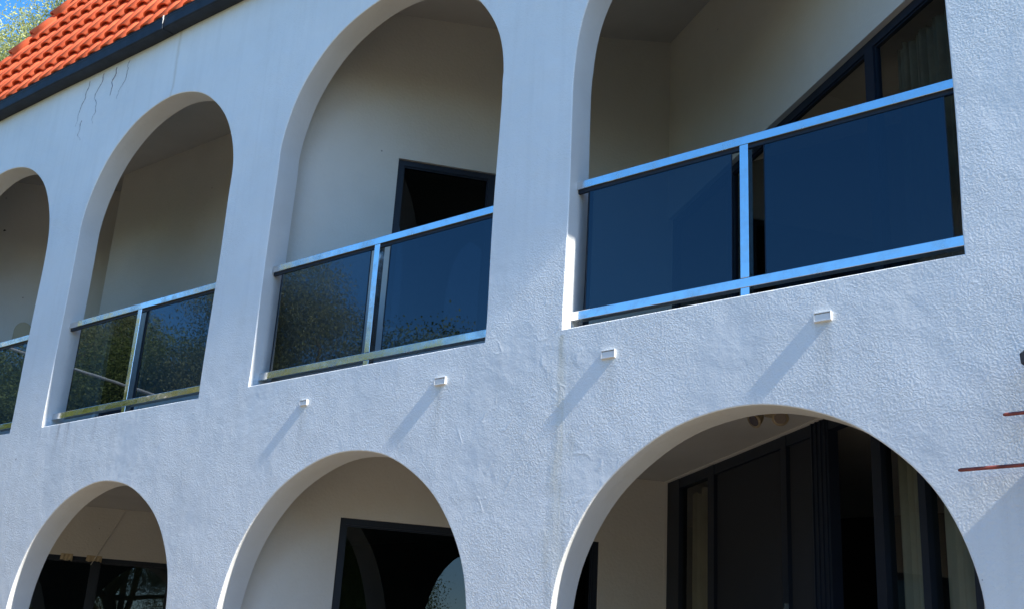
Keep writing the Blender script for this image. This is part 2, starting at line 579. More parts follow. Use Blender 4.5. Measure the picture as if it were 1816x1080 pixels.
# rounded arrises and reveals
for lp in loops:
    prof = []
    for k in range(5):
        a = k / 4 * math.pi / 2
        prof.append((BV * (1 - math.sin(a)), BV * (1 - math.cos(a))))
    rings = []
    for off, y in prof:
        o_ = offset(lp, off) if off > 1e-5 else lp
        rings.append([bm.verts.new((x, y, z)) for x, z in o_])
    rings.append([bm.verts.new((x, T * 0.5, z)) for x, z in lp])
    rings.append([bm.verts.new((x, T, z)) for x, z in lp])
    n = len(lp)
    for j in range(len(rings) - 1):
        for i in range(n):
            f = bm.faces.new((rings[j][i], rings[j][(i + 1) % n], rings[j + 1][(i + 1) % n], rings[j + 1][i]))
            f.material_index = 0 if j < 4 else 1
            f.smooth = True
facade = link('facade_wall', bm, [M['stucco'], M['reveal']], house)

# side and rear walls of the block
bm = bmesh.new()
box(bm, WX0, WX0 + 0.2, T, 9.0, -0.5, 8.36)
box(bm, WX1 - 0.2, WX1, T, 9.0, -0.5, 8.36)
box(bm, WX0, WX1, 9.0, 9.2, -0.5, 8.36)
link('side_wall', bm, M['stucco'], house)

# balcony slab, floors and ceilings
bm = bmesh.new()
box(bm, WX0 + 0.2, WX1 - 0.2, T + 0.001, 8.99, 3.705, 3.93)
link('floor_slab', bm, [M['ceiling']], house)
bm = bmesh.new()
box(bm, WX0 + 0.2, WX1 - 0.2, T + 0.001, 8.99, 3.934, 3.96)
link('balcony_floor', bm, M['floor'], house)
bm = bmesh.new()
box(bm, WX0 + 0.2, WX1 - 0.2, T + 0.001, 8.99, 0.02, 0.06)
link('ground_floor', bm, M['floor'], house)
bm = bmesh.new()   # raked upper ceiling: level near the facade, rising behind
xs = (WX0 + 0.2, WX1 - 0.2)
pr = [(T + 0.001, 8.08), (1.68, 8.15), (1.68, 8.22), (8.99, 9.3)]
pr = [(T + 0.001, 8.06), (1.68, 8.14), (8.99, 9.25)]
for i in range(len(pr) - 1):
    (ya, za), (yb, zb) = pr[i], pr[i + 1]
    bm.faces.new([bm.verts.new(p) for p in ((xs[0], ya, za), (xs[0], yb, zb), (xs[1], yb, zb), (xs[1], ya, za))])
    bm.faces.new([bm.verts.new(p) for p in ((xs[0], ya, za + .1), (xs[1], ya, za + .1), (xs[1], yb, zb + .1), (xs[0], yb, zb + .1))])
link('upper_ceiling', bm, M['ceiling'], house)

# ---- sawtooth room walls behind the arches
C1 = (-5.69, 3.25)
B0 = (-7.97, 0.232)
A0 = (-1.47, 0.232)
MOD = 6.50


def unit(a, b):
    d = Vector((b[0] - a[0], b[1] - a[1]))
    return d.normalized(), d.length


def wall_boxes(bm, o, u, n, Lw, z0, z1, th, holes):
    """holes: (s0,s1,za,zb) sorted; wall front at d=0, thickness behind = +n*th"""
    s = 0.0
    for (a, b, za, zb) in holes:
        if a > s:
            obox(bm, o, u, n, s, a, 0, th, z0, z1)
        if za > z0:
            obox(bm, o, u, n, a, b, 0, th, z0, za)
        if zb < z1:
            obox(bm, o, u, n, a, b, 0, th, zb, z1)
        s = b
    if s < Lw:
        obox(bm, o, u, n, s, Lw, 0, th, z0, z1)


ub, Lb = unit(B0, C1)
nb_ = Vector((-ub.y, ub.x))          # behind the b wall (away from viewer)
ua, La = unit(C1, A0)
na_ = Vector((-ua.y, ua.x))
na_ = -na_ if na_.y < 0 else na_      # behind wall a = inwards


def shift(p, k):
    return (p[0] - MOD * k, p[1])


def frame_window(o, u, n, s0, s1, z0, z1, mull=(), trans=(), fw=0.055, name='window', rec=0.03, panes=True, skip=(), glass='wglass'):
    """aluminium window: one frame object, each pane a child"""
    bm = bmesh.new()
    obox(bm, o, u, n, s0, s0 + fw, rec, rec + 0.06, z0, z1)
    obox(bm, o, u, n, s1 - fw, s1, rec, rec + 0.06, z0, z1)
    obox(bm, o, u, n, s0 + fw, s1 - fw, rec + .002, rec + 0.058, z1 - fw, z1)
    obox(bm, o, u, n, s0 + fw, s1 - fw, rec + .002, rec + 0.058, z0, z0 + fw)
    edges = [s0 + fw]
    for a, b in mull:
        obox(bm, o, u, n, a, b, rec - 0.004, rec + 0.05, z0 + fw, z1 - fw)
        edges += [a, b]
    edges.append(s1 - fw)
    for zt in trans:
        for i in range(0, len(edges), 2):
            obox(bm, o, u, n, edges[i], edges[i + 1], rec + .012, rec + 0.045, zt - 0.012, zt + 0.012)
    # inner bead
    for i in range(0, len(edges), 2):
        a, b = edges[i], edges[i + 1]
        obox(bm, o, u, n, a, a + .014, rec + .014, rec + .05, z0 + fw, z1 - fw)
        obox(bm, o, u, n, b - .014, b, rec + .014, rec + .05, z0 + fw, z1 - fw)
        obox(bm, o, u, n, a + .014, b - .014, rec + .015, rec + .049, z1 - fw - .014, z1 - fw)
    fr = link(name, bm, M['frame'], house)
    if panes:
        for i in range(0, len(edges), 2):
            if i // 2 in skip:
                continue
            a, b = edges[i] + .014, edges[i + 1] - .014
            bm = bmesh.new()
            obox(bm, o, u, n, a, b, rec + 0.03, rec + 0.030 + 0.0005, z0 + fw, z1 - fw - .014)
            # keep only the front sheet: glass is handled as one interface
            bm.faces.ensure_lookup_table()
            q = [f for f in bm.faces if abs(f.normal.z) < 0.5]
            me_keep = bm.faces[2]
            for f in list(bm.faces):
                if f is not me_keep:
                    bm.faces.remove(f)
            link('pane', bm, M[glass], fr)
    return fr


TH = 0.14
for k in (0, 1, 2):
    b0, c1, a0 = shift(B0, k), shift(C1, k), shift(A0, k)
    # lower floor -------------------------------------------------
    bm = bmesh.new()
    # window positions measured along wall b
    s_w0, s_w1 = (0.84, 3.17)
    if k == 1:
        s_w0, s_w1 = (0.95, 3.30)
    wall_boxes(bm, b0, ub, nb_, Lb, 0.06, 3.704, TH, [(s_w0, s_w1, 1.0, 3.10)])
    link('inner_wall', bm, M['inner'], house)
    if k == 0:
        frame_window(b0, ub, nb_, s_w0, s_w1, 1.0, 3.10, mull=((2.35, 2.40),))
    elif k == 1:
        frame_window(b0, ub, nb_, s_w0, s_w1, 1.0, 3.10, mull=((2.33, 2.42),))
    else:
        frame_window(b0, ub, nb_, s_w0, s_w1, 1.0, 3.10, mull=((2.0, 2.05),))
    bm = bmesh.new()
    s_end = 4.445
    wall_boxes(bm, c1, ua, na_, La, 0.06, 3.704, TH, [(0.004, s_end, 0.06, 3.695)])
    link('inner_wall', bm, M['inner'], house)
    # upper floor -------------------------------------------------
    if k == 1:
        # upstairs room comes forward with a wall parallel to the facade
        yb = 1.74
        sb = (yb - b0[1]) / ub.y
        xb = b0[0] + ub.x * sb
        bm = bmesh.new()
        wall_boxes(bm, (b0[0] - 0.9, b0[1]), ub, nb_, 3.4, 3.961, 8.4, TH, [])
        link('inner_wall', bm, M['inner'], house)
        bm = bmesh.new()
        box(bm, xb + .001, xb + TH, yb + TH + .001, 3.2, 3.961, 8.4)
        link('inner_wall', bm, M['inner'], house)
        xa = a0[0] - (yb - a0[1]) * (-ua.x / ua.y)
        sa = (c1[1] - yb) / (-ua.y)
        xa = c1[0] + ua.x * sa
        bm = bmesh.new()
        o = (xb, yb)
        d0, d1 = 0.30, 1.25
        wall_boxes(bm, o, (1, 0), (0, 1), xa - xb, 3.961, 8.2, TH, [(d0, d1, 3.961, 6.14)])
        link('inner_wall', bm, M['inner'], house)
        bm = bmesh.new()
        obox(bm, o, (1, 0), (0, 1), d0, d0 + .06, -0.02, .08, 3.962, 6.14)
        obox(bm, o, (1, 0), (0, 1), d1 - .06, d1, -0.02, .08, 3.962, 6.14)
        obox(bm, o, (1, 0), (0, 1), d0 + .06, d1 - .06, -0.018, .078, 6.08, 6.14)
        dr = link('door', bm, M['white'], house)
        bm = bmesh.new()
        obox(bm, o, (1, 0), (0, 1), d0 + .062, d1 - .062, 0.03, .06, 3.97, 6.078)
        link('door_leaf', bm, M['frame'], dr)
        bm = bmesh.new()
        wall_boxes(bm, (xa, yb), ua, na_, La - sa, 3.961, 8.3, TH, [])
        link('inner_wall', bm, M['inner'], house)
    else:
        bm = bmesh.new()
        wall_boxes(bm, b0, ub, nb_, Lb, 3.961, 8.45, TH, [(1.035, 3.0, 4.85, 6.535)])
        link('inner_wall', bm, M['inner'], house)
        frame_window(b0, ub, nb_, 1.035, 3.0, 4.85, 6.535, mull=((1.93, 2.03),))
        bm = bmesh.new()
        wall_boxes(bm, c1, ua, na_, La, 3.961, 8.45, TH, [(0.004, 4.55, 3.961, 6.34)])
        link('inner_wall', bm, M['inner'], house)
        if k == 0:
            fr = frame_window(c1, ua, na_, 0.004, 4.55, 3.962, 6.34,
                              mull=((1.25, 1.32), (3.49, 3.60)), fw=0.07, name='sliding_door', rec=0.05, glass='cglass')
            # curtain remains behind the right hand panes
            bm = bmesh.new()
            nxs = 60
            top = []; bot = []
            rr = random.Random(5)
            for i in range(nxs + 1):
                s = 3.64 + 0.8 * i / nxs
                d = 0.22 + 0.022 * math.sin(i * 1.3) + 0.015 * math.sin(i * 0.47)
                zt = 6.25 - 0.035 * abs(math.sin(i * 0.37)) + rr.uniform(-.012, .012)
                top.append(bm.verts.new((c1[0] + ua.x * s + na_.x * d, c1[1] + ua.y * s + na_.y * d, zt)))
                bot.append(bm.verts.new((c1[0] + ua.x * s + na_.x * d, c1[1] + ua.y * s + na_.y * d, 4.0)))
            for i in range(nxs):
                bm.faces.new((bot[i], bot[i + 1], top[i + 1], top[i]))
            cu_ = link('curtain', bm, M['cloth'], smooth=True)
            sm = cu_.modifiers.new('solid', 'SOLIDIFY')
            sm.thickness = 0.004
            tag(cu_, 'faded olive curtain with a ragged top edge behind the top right balcony glass door', 'curtain')
        else:
            frame_window(c1, ua, na_, 0.004, 4.55, 3.962, 6.34, mull=((1.5, 1.57), (3.0, 3.07)), fw=0.07, name='sliding_door', rec=0.05)

# lower glazed doors on wall a behind the right hand ground floor arch
def srat(r, o=C1, u=ua, D=6.0):
    # distance along the wall where plan ratio x/(y+6) equals r
    return (r * (D + o[1]) - o[0]) / (u.x - r * u.y)


print('door s', [round(srat(r), 3) for r in (-.6137, -.600, -.565, -.557, -.4888, -.482, -.452, -.432, -.392, -.382, -.352, -.344)])
bm = bmesh.new()
z0, z1 = 0.062, 3.692
def fpx(px, py):
    d = cf + cr * ((px - 908) / 2073.6) - cu * ((py - 540) / 2073.6)
    return d.x / d.y
members = [(srat(fpx(a, 956)), srat(fpx(b, 956))) for a, b in ((1181, 1198), (1249, 1260), (1380, 1390), (1435, 1467), (1544, 1561), (1625, 1638))]
members[0] = (0.006, members[0][1])
members.append((4.34, 4.44))
print('members', members)
for a, b in members:
    obox(bm, C1, ua, na_, a, b, 0.03, 0.11, z0, z1)
for (a, b), (c, d) in zip(members[:-1], members[1:]):
    obox(bm, C1, ua, na_, b, c, 0.034, 0.106, z1 - 0.085, z1)
    obox(bm, C1, ua, na_, b, c, 0.034, 0.106, z0, z0 + 0.07)
# ribs on the heavy jamb
for q in [members[3][0] + (members[3][1] - members[3][0]) * f for f in (.1, .35, .6, .85)]:
    obox(bm, C1, ua, na_, q, q + .012, 0.018, 0.03, z0, z1)
gd = link('sliding_door', bm, M['frame'], house)


def sheet(name, o, u, n, s0, s1, d, za, zb, mat, parent):
    bm = bmesh.new()
    P = [(s0, za), (s1, za), (s1, zb), (s0, zb)]
    bm.faces.new([bm.verts.new((o[0] + u[0] * s + n[0] * d, o[1] + u[1] * s + n[1] * d, z)) for s, z in P])
    return link(name, bm, mat, parent)


for i, mt in ((0, 'wglass'), (1, 'screen'), (2, 'screen'), (4, 'wglass'), (5, 'wglass')):
    a, b = members[i][1], members[i + 1][0]
    if mt == 'screen':
        bm = bmesh.new()
        obox(bm, C1, ua, na_, a + .001, b - .001, 0.062, 0.078, z0 + .071, z1 - .086)
        link('screen_panel', bm, M[mt], gd)
    else:
        sheet('pane', C1, ua, na_, a, b, 0.07, z0 + .07, z1 - .085, M['cglass'], gd)
        bm = bmesh.new()
        rr = random.Random(i)
        nn_ = 24
        tp = []; bt = []
        for q in range(nn_ + 1):
            s_ = a + 0.01 + (b - a - 0.02) * q / nn_
            d_ = 0.16 + 0.014 * math.sin(q * 1.1 + i) + 0.01 * math.sin(q * .43)
            x_, y_ = C1[0] + ua.x * s_ + na_.x * d_, C1[1] + ua.y * s_ + na_.y * d_
            tp.append(bm.verts.new((x_, y_, 3.56 + 0.02 * math.sin(q * .7))))
            bt.append(bm.verts.new((x_, y_, 0.1)))
        for q in range(nn_):
            bm.faces.new((bt[q], bt[q + 1], tp[q + 1], tp[q]))
        cu2 = link('curtain', bm, M['blind'], smooth=True)
        cu2.modifiers.new('s', 'SOLIDIFY').thickness = 0.003
        tag(cu2, {0: 'narrow olive curtain behind the leftmost ground floor glass door', 4: 'olive curtain behind the pane right of the dark door opening',
                  5: 'olive curtain behind the rightmost ground floor glass pane'}[i], 'curtain')
dh = (members[2][0] + members[2][1]) / 2
bm = bmesh.new()
obox(bm, C1, ua, na_, dh - .010, dh + .010, 0.012, 0.03, 2.30, 2.46)
obox(bm, C1, ua, na_, dh - .006, dh + .006, -0.012, 0.012, 2.32, 2.42)
link('handle', bm, M['steel'], gd)
for k in (1, 2):
    c1 = shift(C1, k)
    bm = bmesh.new()
    mem = [(0.006, 0.10), (1.4, 1.5), (2.9, 3.0), (4.34, 4.44)]
    for a, b in mem:
        obox(bm, c1, ua, na_, a, b, 0.03, 0.11, z0, z1)
    for (a, b), (c, d) in zip(mem[:-1], mem[1:]):
        obox(bm, c1, ua, na_, b, c, 0.034, 0.106, z1 - 0.085, z1)
    g2 = link('sliding_door', bm, M['frame'], house)
    for (a, b), (c, d) in zip(mem[:-1], mem[1:]):
        sheet('pane', c1, ua, na_, b, c, 0.07, z0, z1 - .085, M['wglass'], g2)

# near-black sheets inside the rooms, their darkness put into the colour
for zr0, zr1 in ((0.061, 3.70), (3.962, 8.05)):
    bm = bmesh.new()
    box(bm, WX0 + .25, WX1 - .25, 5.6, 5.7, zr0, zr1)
    link('room_dark_sheet', bm, M['dark'], house)
# torn paper strips along the top of the left lower window
cb = shift(B0, 1)


def on_b(o, s, d, z):
    return (o[0] + ub.x * s + nb_.x * d, o[1] + ub.y * s + nb_.y * d, z)


for (s0, s1, dz) in ((1.96, 2.10, 0.075), (2.26, 2.44, 0.06)):
    bm = bmesh.new()
    n = 7
    tp = []; bt = []
    for i in range(n):
        s = s0 + (s1 - s0) * i / (n - 1)
        tp.append(bm.verts.new(on_b(cb, s, -0.004, 3.12)))
        bt.append(bm.verts.new(on_b(cb, s + random.uniform(-.008, .008), -0.012 - 0.01 * (i % 2), 3.10 - dz * random.uniform(.7, 1.0))))
    for i in range(n - 1):
        bm.faces.new((bt[i], bt[i + 1], tp[i + 1], tp[i]))
    o = link('paper_scrap', bm, M['paper'])
    o.modifiers.new('s', 'SOLIDIFY').thickness = 0.002
    tag(o, 'torn brown masking paper scrap over the lower left window head, %s one' % ('left' if s0 < 2.1 else 'right'), 'paper')

bm = bmesh.new()
cp = []
for i in range(16):
    z = 3.68 - i * 0.045
    cp.append(on_b(cb, 2.62 - 0.02 * i, -0.012, z))
tube(bm, cp, 0.005, 6)
o = link('cable', bm, M['inner'])
tag(o, 'thin painted cable running down the wall above the lower left window', 'cable')

# white weep pipes poking out of the stucco
for i, (px, pz) in enumerate([(-7.05, 3.842), (-5.585, 3.833), (-4.123, 3.827), (-2.648, 3.838)]):
    bm = bmesh.new()
    hw, hh, pr_ = (0.053, 0.027, 0.018)
    if i == 0:
        hw, hh = 0.042, 0.022
    th = 0.005
    box(bm, px - hw, px + hw, -pr_, 0.03, pz + hh - th, pz + hh)
    box(bm, px - hw, px + hw, -pr_, 0.03, pz - hh, pz - hh + th)
    box(bm, px - hw, px - hw + th, -pr_ + .0003, 0.03, pz - hh + th, pz + hh - th)
    box(bm, px + hw - th, px + hw, -pr_ + .0003, 0.03, pz - hh + th, pz + hh - th)
    box(bm, px - hw + th, px + hw - th, -pr_ + .003, 0.02, pz - hh + th, pz + hh - th - .006)
    link('weep_pipe', bm, M['white'], house)

# ------------------------------------------------------------------ gutter
GX0, GX1 = -15.62, -0.86
bm = bmesh.new()
prof = [(-0.002, 8.200), (-0.142, 8.195), (-0.155, 8.208), (-0.158, 8.29), (-0.163, 8.315), (-0.155, 8.330), (-0.163, 8.346),
        (-0.155, 8.350), (-0.148, 8.340), (-0.146, 8.24), (-0.002, 8.24)]
NX = 60
rings = []
for i in range(NX + 1):
    x = GX0 + (GX1 - GX0) * i / NX
    sag = 0.004 * math.sin(x * 1.9) + 0.002 * math.sin(x * 5.1)
    rings.append([bm.verts.new((x, y, z + sag)) for y, z in prof])
for i in range(NX):
    for j in range(len(prof)):
        k = (j + 1) % len(prof)
        bm.faces.new((rings[i][j], rings[i + 1][j], rings[i + 1][k], rings[i][k]))
bm.faces.new(rings[0][::-1]); bm.faces.new(rings[-1])
gut = link('gutter', bm, M['gutter'], house)
for x in (-9.86, -4.6):
    bm = bmesh.new()
    box(bm, x - .02, x + .02, -0.1655, -0.02, 8.192, 8.352)
    link('gutter_joint', bm, M['gutter'], gut)
# small overflow slots
for i in range(26):
    x = -14.2 + i * 0.26
    bm = bmesh.new()
    box(bm, x, x + .035, -0.1620, -0.156, 8.300, 8.306)
    link('overflow_slot', bm, M['dark'], gut)
# lime streak on the gutter joint
bm = bmesh.new()
tube(bm, [(-9.84, -0.167, 8.352), (-9.845, -0.168, 8.325), (-9.838, -0.167, 8.30), (-9.842, -0.167, 8.25)], [0.004, 0.007, 0.005, 0.002], 5)
link('lime_streak', bm, M['white'], gut)

# ------------------------------------------------------------------ mansard roof
PITCH = R(66)
RY0, RZ0 = -0.02, 8.45
su = Vector((0, math.cos(PITCH), math.sin(PITCH)))    # up the slope
sn = Vector((0, -math.sin(PITCH), math.cos(PITCH)))   # out of the slope
SMAX = 4.3
HIP = 0.45


def rp(x, s, h=0.0):
    return Vector((x, RY0, RZ0)) + su * s + sn * h


bm = bmesh.new()
xL, xR = -15.36, -0.95
dep = 6.0
a = rp(xL, -0.10, -0.02); b = rp(xR, -0.10, -0.02); c = rp(xR - HIP * SMAX, SMAX, -0.02); d = rp(xL + HIP * SMAX, SMAX, -0.02)
back = lambda v, y: Vector((v.x, y, v.z))
v = [bm.verts.new(p) for p in (a, b, c, d, back(a, 9.2), back(b, 9.2), back(c, 9.2 - SMAX * .4), back(d, 9.2 - SMAX * .4))]
for f in ((0, 1, 2, 3), (1, 5, 6, 2), (5, 4, 7, 6), (4, 0, 3, 7), (3, 2, 6, 7)):
    bm.faces.new([v[i] for i in f])
roof = link('roof', bm, M['under'], house)

MODW, COURSE = 0.2535, 0.455


def tile_mesh():
    bm = bmesh.new()
    # cross-section across one module: barrel then shallow pan with rib
    sec = []
    for i in range(9):
        t = math.pi * i / 8
        sec.append((-0.092 * math.cos(t), 0.062 * math.sin(t) ** 0.85))
    sec += [(0.104, -0.004), (0.121, -0.003), (0.130, 0.007), (0.139, -0.003), (0.168, -0.003)]
    th = 0.012
    ln = COURSE + 0.05
    sect = []
    for (yy, lift) in ((0.0, 0.040), (ln, -0.010)):
        up = [bm.verts.new((x * (1.06 if yy == 0 else 0.98), yy, h * (1.08 if yy == 0 else 0.92) + lift)) for x, h in sec]
        lo = [bm.verts.new((x * 0.9 if abs(x) < 0.093 else x, yy, (h - th if h < .02 else h * 0.84 - 0.004) + lift)) for x, h in sec]
        sect.append((up, lo))
    n = len(sec)
    (u0, l0), (u1, l1) = sect
    for i in range(n - 1):
        f = bm.faces.new((u0[i], u0[i + 1], u1[i + 1], u1[i])); f.smooth = True
        f = bm.faces.new((l0[i + 1], l0[i], l1[i], l1[i + 1])); f.smooth = True
        bm.faces.new((l0[i], l0[i + 1], u0[i + 1], u0[i]))
    me = bpy.data.meshes.new('roof_tile')
    bmesh.ops.recalc_face_normals(bm, faces=bm.faces)
    bm.to_mesh(me)
    bm.free()
    me.materials.append(M['tile'])
    return me


tme = tile_mesh()
rot = Matrix((Vector((1, 0, 0)), su, sn)).transposed()
cells = []
r0 = -10.995
for r in range(-1, 10):
    s = 0.255 + COURSE * r if r >= 0 else -0.12
    if s > SMAX - 0.2:
        break
    xl = xL + HIP * max(s, 0) + 0.16
    xr = xR - HIP * max(s, 0) - 0.15
    kmin = math.ceil((xl - r0) / MODW)
    kmax = math.floor((xr - r0) / MODW)
    for k in range(kmin, kmax + 1):
        cells.append((r, k, r0 + k * MODW, s))
cells.sort(key=lambda q: (q[2] + 0.55 * q[3]))      # the ones in view come first
near = [q for q in cells if q[2] < -7.3 + 0.0 * q[3]][:300]
rest = [q for q in cells if q not in near]
tr = random.Random(11)
for q in near:
    o = bpy.data.objects.new('roof_tile', tme)
    C.objects.link(o)
    o.parent = roof
    mm = (Matrix.Rotation(tr.uniform(-.008, .008), 3, 'Z') @ rot).to_4x4() if False else rot.to_4x4()
    p = rp(q[2] + tr.uniform(-.003, .003), q[3] + tr.uniform(-.006, .006), tr.uniform(0, .003))
    if q[0] < 0:
        mm = mm @ Matrix.Diagonal((1, 0.84, 1, 1))
    mm.translation = p
    o.matrix_world = mm
bmj = bmesh.new()
for q in rest:
    mm = rot.to_4x4()
    if q[0] < 0:
        mm = mm @ Matrix.Diagonal((1, 0.84, 1, 1))
    mm.translation = rp(q[2], q[3])
    n0 = len(bmj.verts)
    bmj.from_mesh(tme)
    bmj.verts.ensure_lookup_table()
    for vv in bmj.verts[n0:]:
        vv.co = mm @ vv.co
rt = link('roof_tiles_beyond', bmj, M['tile'], roof)
rt['kind'] = 'stuff'
# hip cap barrels, stepped
for side in (-1, 1):
    hd = Vector((HIP, 0, 0)) if side < 0 else Vector((-HIP, 0, 0))
    d = (hd + su).normalized()
    base = rp(xL, 0) if side < 0 else rp(xR, 0)
    out = (Vector((-1, 0, 0)) * -side * -1 + sn).normalized() if side < 0 else (Vector((1, 0, 0)) + sn).normalized()
    out = (Vector((side * 0.3, 0, 0)) + sn).normalized()
    out = (out - d * out.dot(d)).normalized()
    acr = d.cross(out).normalized()
    n = 11 if side < 0 else 9
    for i in range(n):
        bm = bmesh.new()
        s0 = 0.02 + i * 0.405
        rings = []
        for (t_, rad, lift) in ((0, 0.115, 0.045), (0.44, 0.098, 0.0)):
            for rr_ in (rad, rad - 0.014):
                ring = []
                for j in range(9):
                    a_ = math.pi * j / 8
                    pt = base + d * (s0 + t_) + acr * (rr_ * math.cos(a_)) + out * (rr_ * math.sin(a_) * .85 + lift)
                    ring.append(bm.verts.new(pt))
                rings.append(ring)
        o0, i0, o1, i1 = rings
        for j in range(8):
            bm.faces.new((o0[j], o0[j + 1], o1[j + 1], o1[j])).smooth = True
            bm.faces.new((i0[j + 1], i0[j], i1[j], i1[j + 1])).smooth = True
            bm.faces.new((i0[j], i0[j + 1], o0[j + 1], o0[j]))
        bmesh.ops.recalc_face_normals(bm, faces=bm.faces)
        link('hip_cap', bm, M['browntile'] if i == 7 else M['tile'], roof)

# ------------------------------------------------------------------ balustrades
def balustrade(xc, xl, xr, label, panels):
    t = thing('balcony_railing', label, 'railing', (xc, 0.12, 4.07), 'glass balcony railings in the upper arches')
    x0, x1 = xl - xc, xr - xc

    def part(name, f, mat, bevel=0.003, parent=t):
        bm = bmesh.new()
        f(bm)
        return link(name, bm, mat, parent, bevel=bevel)
    zf = -4.07
    part('top_rail', lambda bm: box(bm, x0, x1, -0.03, 0.03, 5.122 + zf, 5.182 + zf), M['steel'])
    part('bottom_rail', lambda bm: box(bm, x0, x1, -0.03, 0.03, 4.145 + zf, 4.207 + zf), M['steel'])
    pw = 0.03
    pc = -3.19 - xc if abs(xc + 3.17) < 0.1 else (-6.49 - xc if abs(xc + 6.49) < .1 else (-9.757 - xc if abs(xc + 9.74) < .1 else 0.0))
    part('post', lambda bm: (box(bm, pc - pw, pc + pw, -0.0305, 0.0295, 4.2075 + zf, 5.1215 + zf),
                             box(bm, pc - pw, pc + pw, -0.0305, 0.0295, 4.05 + zf, 4.1445 + zf)), M['steel'])
    for a, b in panels:
        bm = bmesh.new()
        a -= xc; b -= xc
        vs_ = [bm.verts.new(p) for p in ((a, -0.006, 4.207 + zf), (b, -0.006, 4.207 + zf), (b, -0.006, 5.098 + zf), (a, -0.006, 5.098 + zf))]
        bm.faces.new(vs_)
        g = link('glass_panel', bm, M['bglass'], t)
        for q in (a, b):
            bm = bmesh.new()
            box(bm, q - .002, q + .002, -0.009, 0.0, 4.207 + zf, 5.098 + zf)
            link('glass_edge', bm, M['frame'], g)
    bm = bmesh.new()
    box(bm, x0 + .002, x1 - .002, -0.012, 0.012, 5.098 + zf, 5.1215 + zf)
    link('glazing_channel', bm, M['frame'], t)
    return t


balustrade(-3.172, -4.507, -1.837, 'right hand glass railing with bright blue steel rails, below the raked window', [(-4.41, -3.29), (-3.06, -1.92)])
balustrade(-6.493, -7.789, -5.197, 'glass railing in the tall arch left of centre, eucalyptus mirrored in it', [(-7.68, -6.58), (-6.355, -5.26)])
balustrade(-9.742, -11.012, -8.472, 'glass railing of the smaller arch, a pale line across its panels', [(-10.81, -9.80), (-9.63, -8.60)])
balustrade(-12.94, -14.238, -11.642, 'glass railing cut off by the left edge, in the leftmost upper arch', [(-14.1, -13.05), (-12.83, -11.72)])

# ------------------------------------------------------------------ small things
# dark tendrils hanging from under the gutter
def tendril(pts, label, r=0.007):
    bm = bmesh.new()
    dense = []
    for (xa, za), (xb_, zb) in zip(pts[:-1], pts[1:]):
        for j in range(5):
            f = j / 5
            w_ = 0.010 * math.sin((za + (zb - za) * f) * 47) + random.uniform(-.004, .004)
            dense.append((xa + (xb_ - xa) * f + w_, -0.004, za + (zb - za) * f))
    dense.append((pts[-1][0], -0.004, pts[-1][1]))
    n = len(dense)
    tube(bm, dense, [max(0.001, r * 0.8 * (1 - 0.8 * i / n) * random.uniform(.5, 1.1)) for i in range(n)], 5)
    o = link('dry_root', bm, M['root'])
    tag(o, label, 'root')


def fp(px, py):
    """photo pixel on the facade plane -> metres along / up it"""
    d = cf + cr * ((px - 908) / 2073.6) - cu * ((py - 540) / 2073.6)
    return (d.x / d.y * 6, d.z / d.y * 6 + 1.6)


z1_ = lambda l: [fp(x / 3.857, y / 3.857) for x, y in l]
tendril(z1_([(622, 560), (600, 620), (575, 700), (545, 760), (535, 810), (518, 870)]), 'longest dark dried root on the plaster, leftmost of the four under the gutter', 0.006)
tendril(z1_([(560, 830), (550, 870), (535, 930), (548, 965)]), 'short detached dried root low under the leftmost one', 0.006)
tendril(z1_([(715, 505), (695, 580), (650, 650), (660, 720), (655, 770), (635, 800), (632, 850)]), 'wavy dried root second from the left under the gutter', 0.006)
tendril(z1_([(803, 465), (790, 520), (768, 570), (765, 620), (752, 660)]), 'thick short dried root third from the left under the gutter', 0.010)
tendril(z1_([(892, 415), (875, 460), (872, 510), (845, 580), (812, 625), (800, 680)]), 'thin dried root nearest the tall arch, last of the row under the gutter', 0.006)

# spotlight on the ground-floor ceiling
sp = thing('spotlight', 'twin cream spotlight with dark openings on the ceiling in the right ground floor arch', 'lamp', (-3.66, 1.36, 3.704))
sp.scale = (0.72, 0.72, 0.72)
for i, (dx_, dy_, az) in enumerate(((-0.13, 0.0, 200), (0.09, 0.02, -20))):
    ax = Vector((math.cos(R(az)) * 0.35, -0.75, -0.55)).normalized()
    p0 = Vector((dx_, dy_, -0.035)) - ax * 0.03
    bm = bmesh.new()
    tube(bm, [p0, p0 + ax * .03, p0 + ax * .09, p0 + ax * .11], [0.035, 0.055, 0.075, 0.083], 18)
    hd_ = link('lamp_head', bm, M['brass'], sp, smooth=True)
    bm = bmesh.new()
    tube(bm, [p0 + ax * .1105, p0 + ax * .113], [0.058, 0.058], 18)
    link('lens', bm, M['lens'], hd_)
bm = bmesh.new()
tube(bm, [(-0.02, 0.03, -0.001), (-0.02, 0.03, -0.03)], 0.06, 16)
link('mount', bm, M['brass'], sp)
bm = bmesh.new()
tube(bm, [(0, 0, 0), (0, 0, -0.012)], [0.022, 0.012], 10)
o = link('ceiling_hook', bm, M['iron'])
o.location = (-3.63, 1.98, 3.704)
tag(o, 'small dark ceiling plug beside the twin spotlight', 'ceiling plug')

# dark rod-shaped fitting seen in the leftmost arch
# folded metal arm
bm = bmesh.new()
tube(bm, [(-15.15, 1.0, 7.84), (-14.98, 1.0, 7.62), (-14.80, 1.0, 7.37)], 0.022, 8)
tube(bm, [(-15.10, 1.0, 7.74), (-14.93, 1.0, 7.50), (-14.80, 1.0, 7.37)], 0.016, 8)
o = link('bracket_arm', bm, M['iron'])
tag(o, 'dark folded metal arm under the ceiling at the extreme left upper arch', 'bracket')

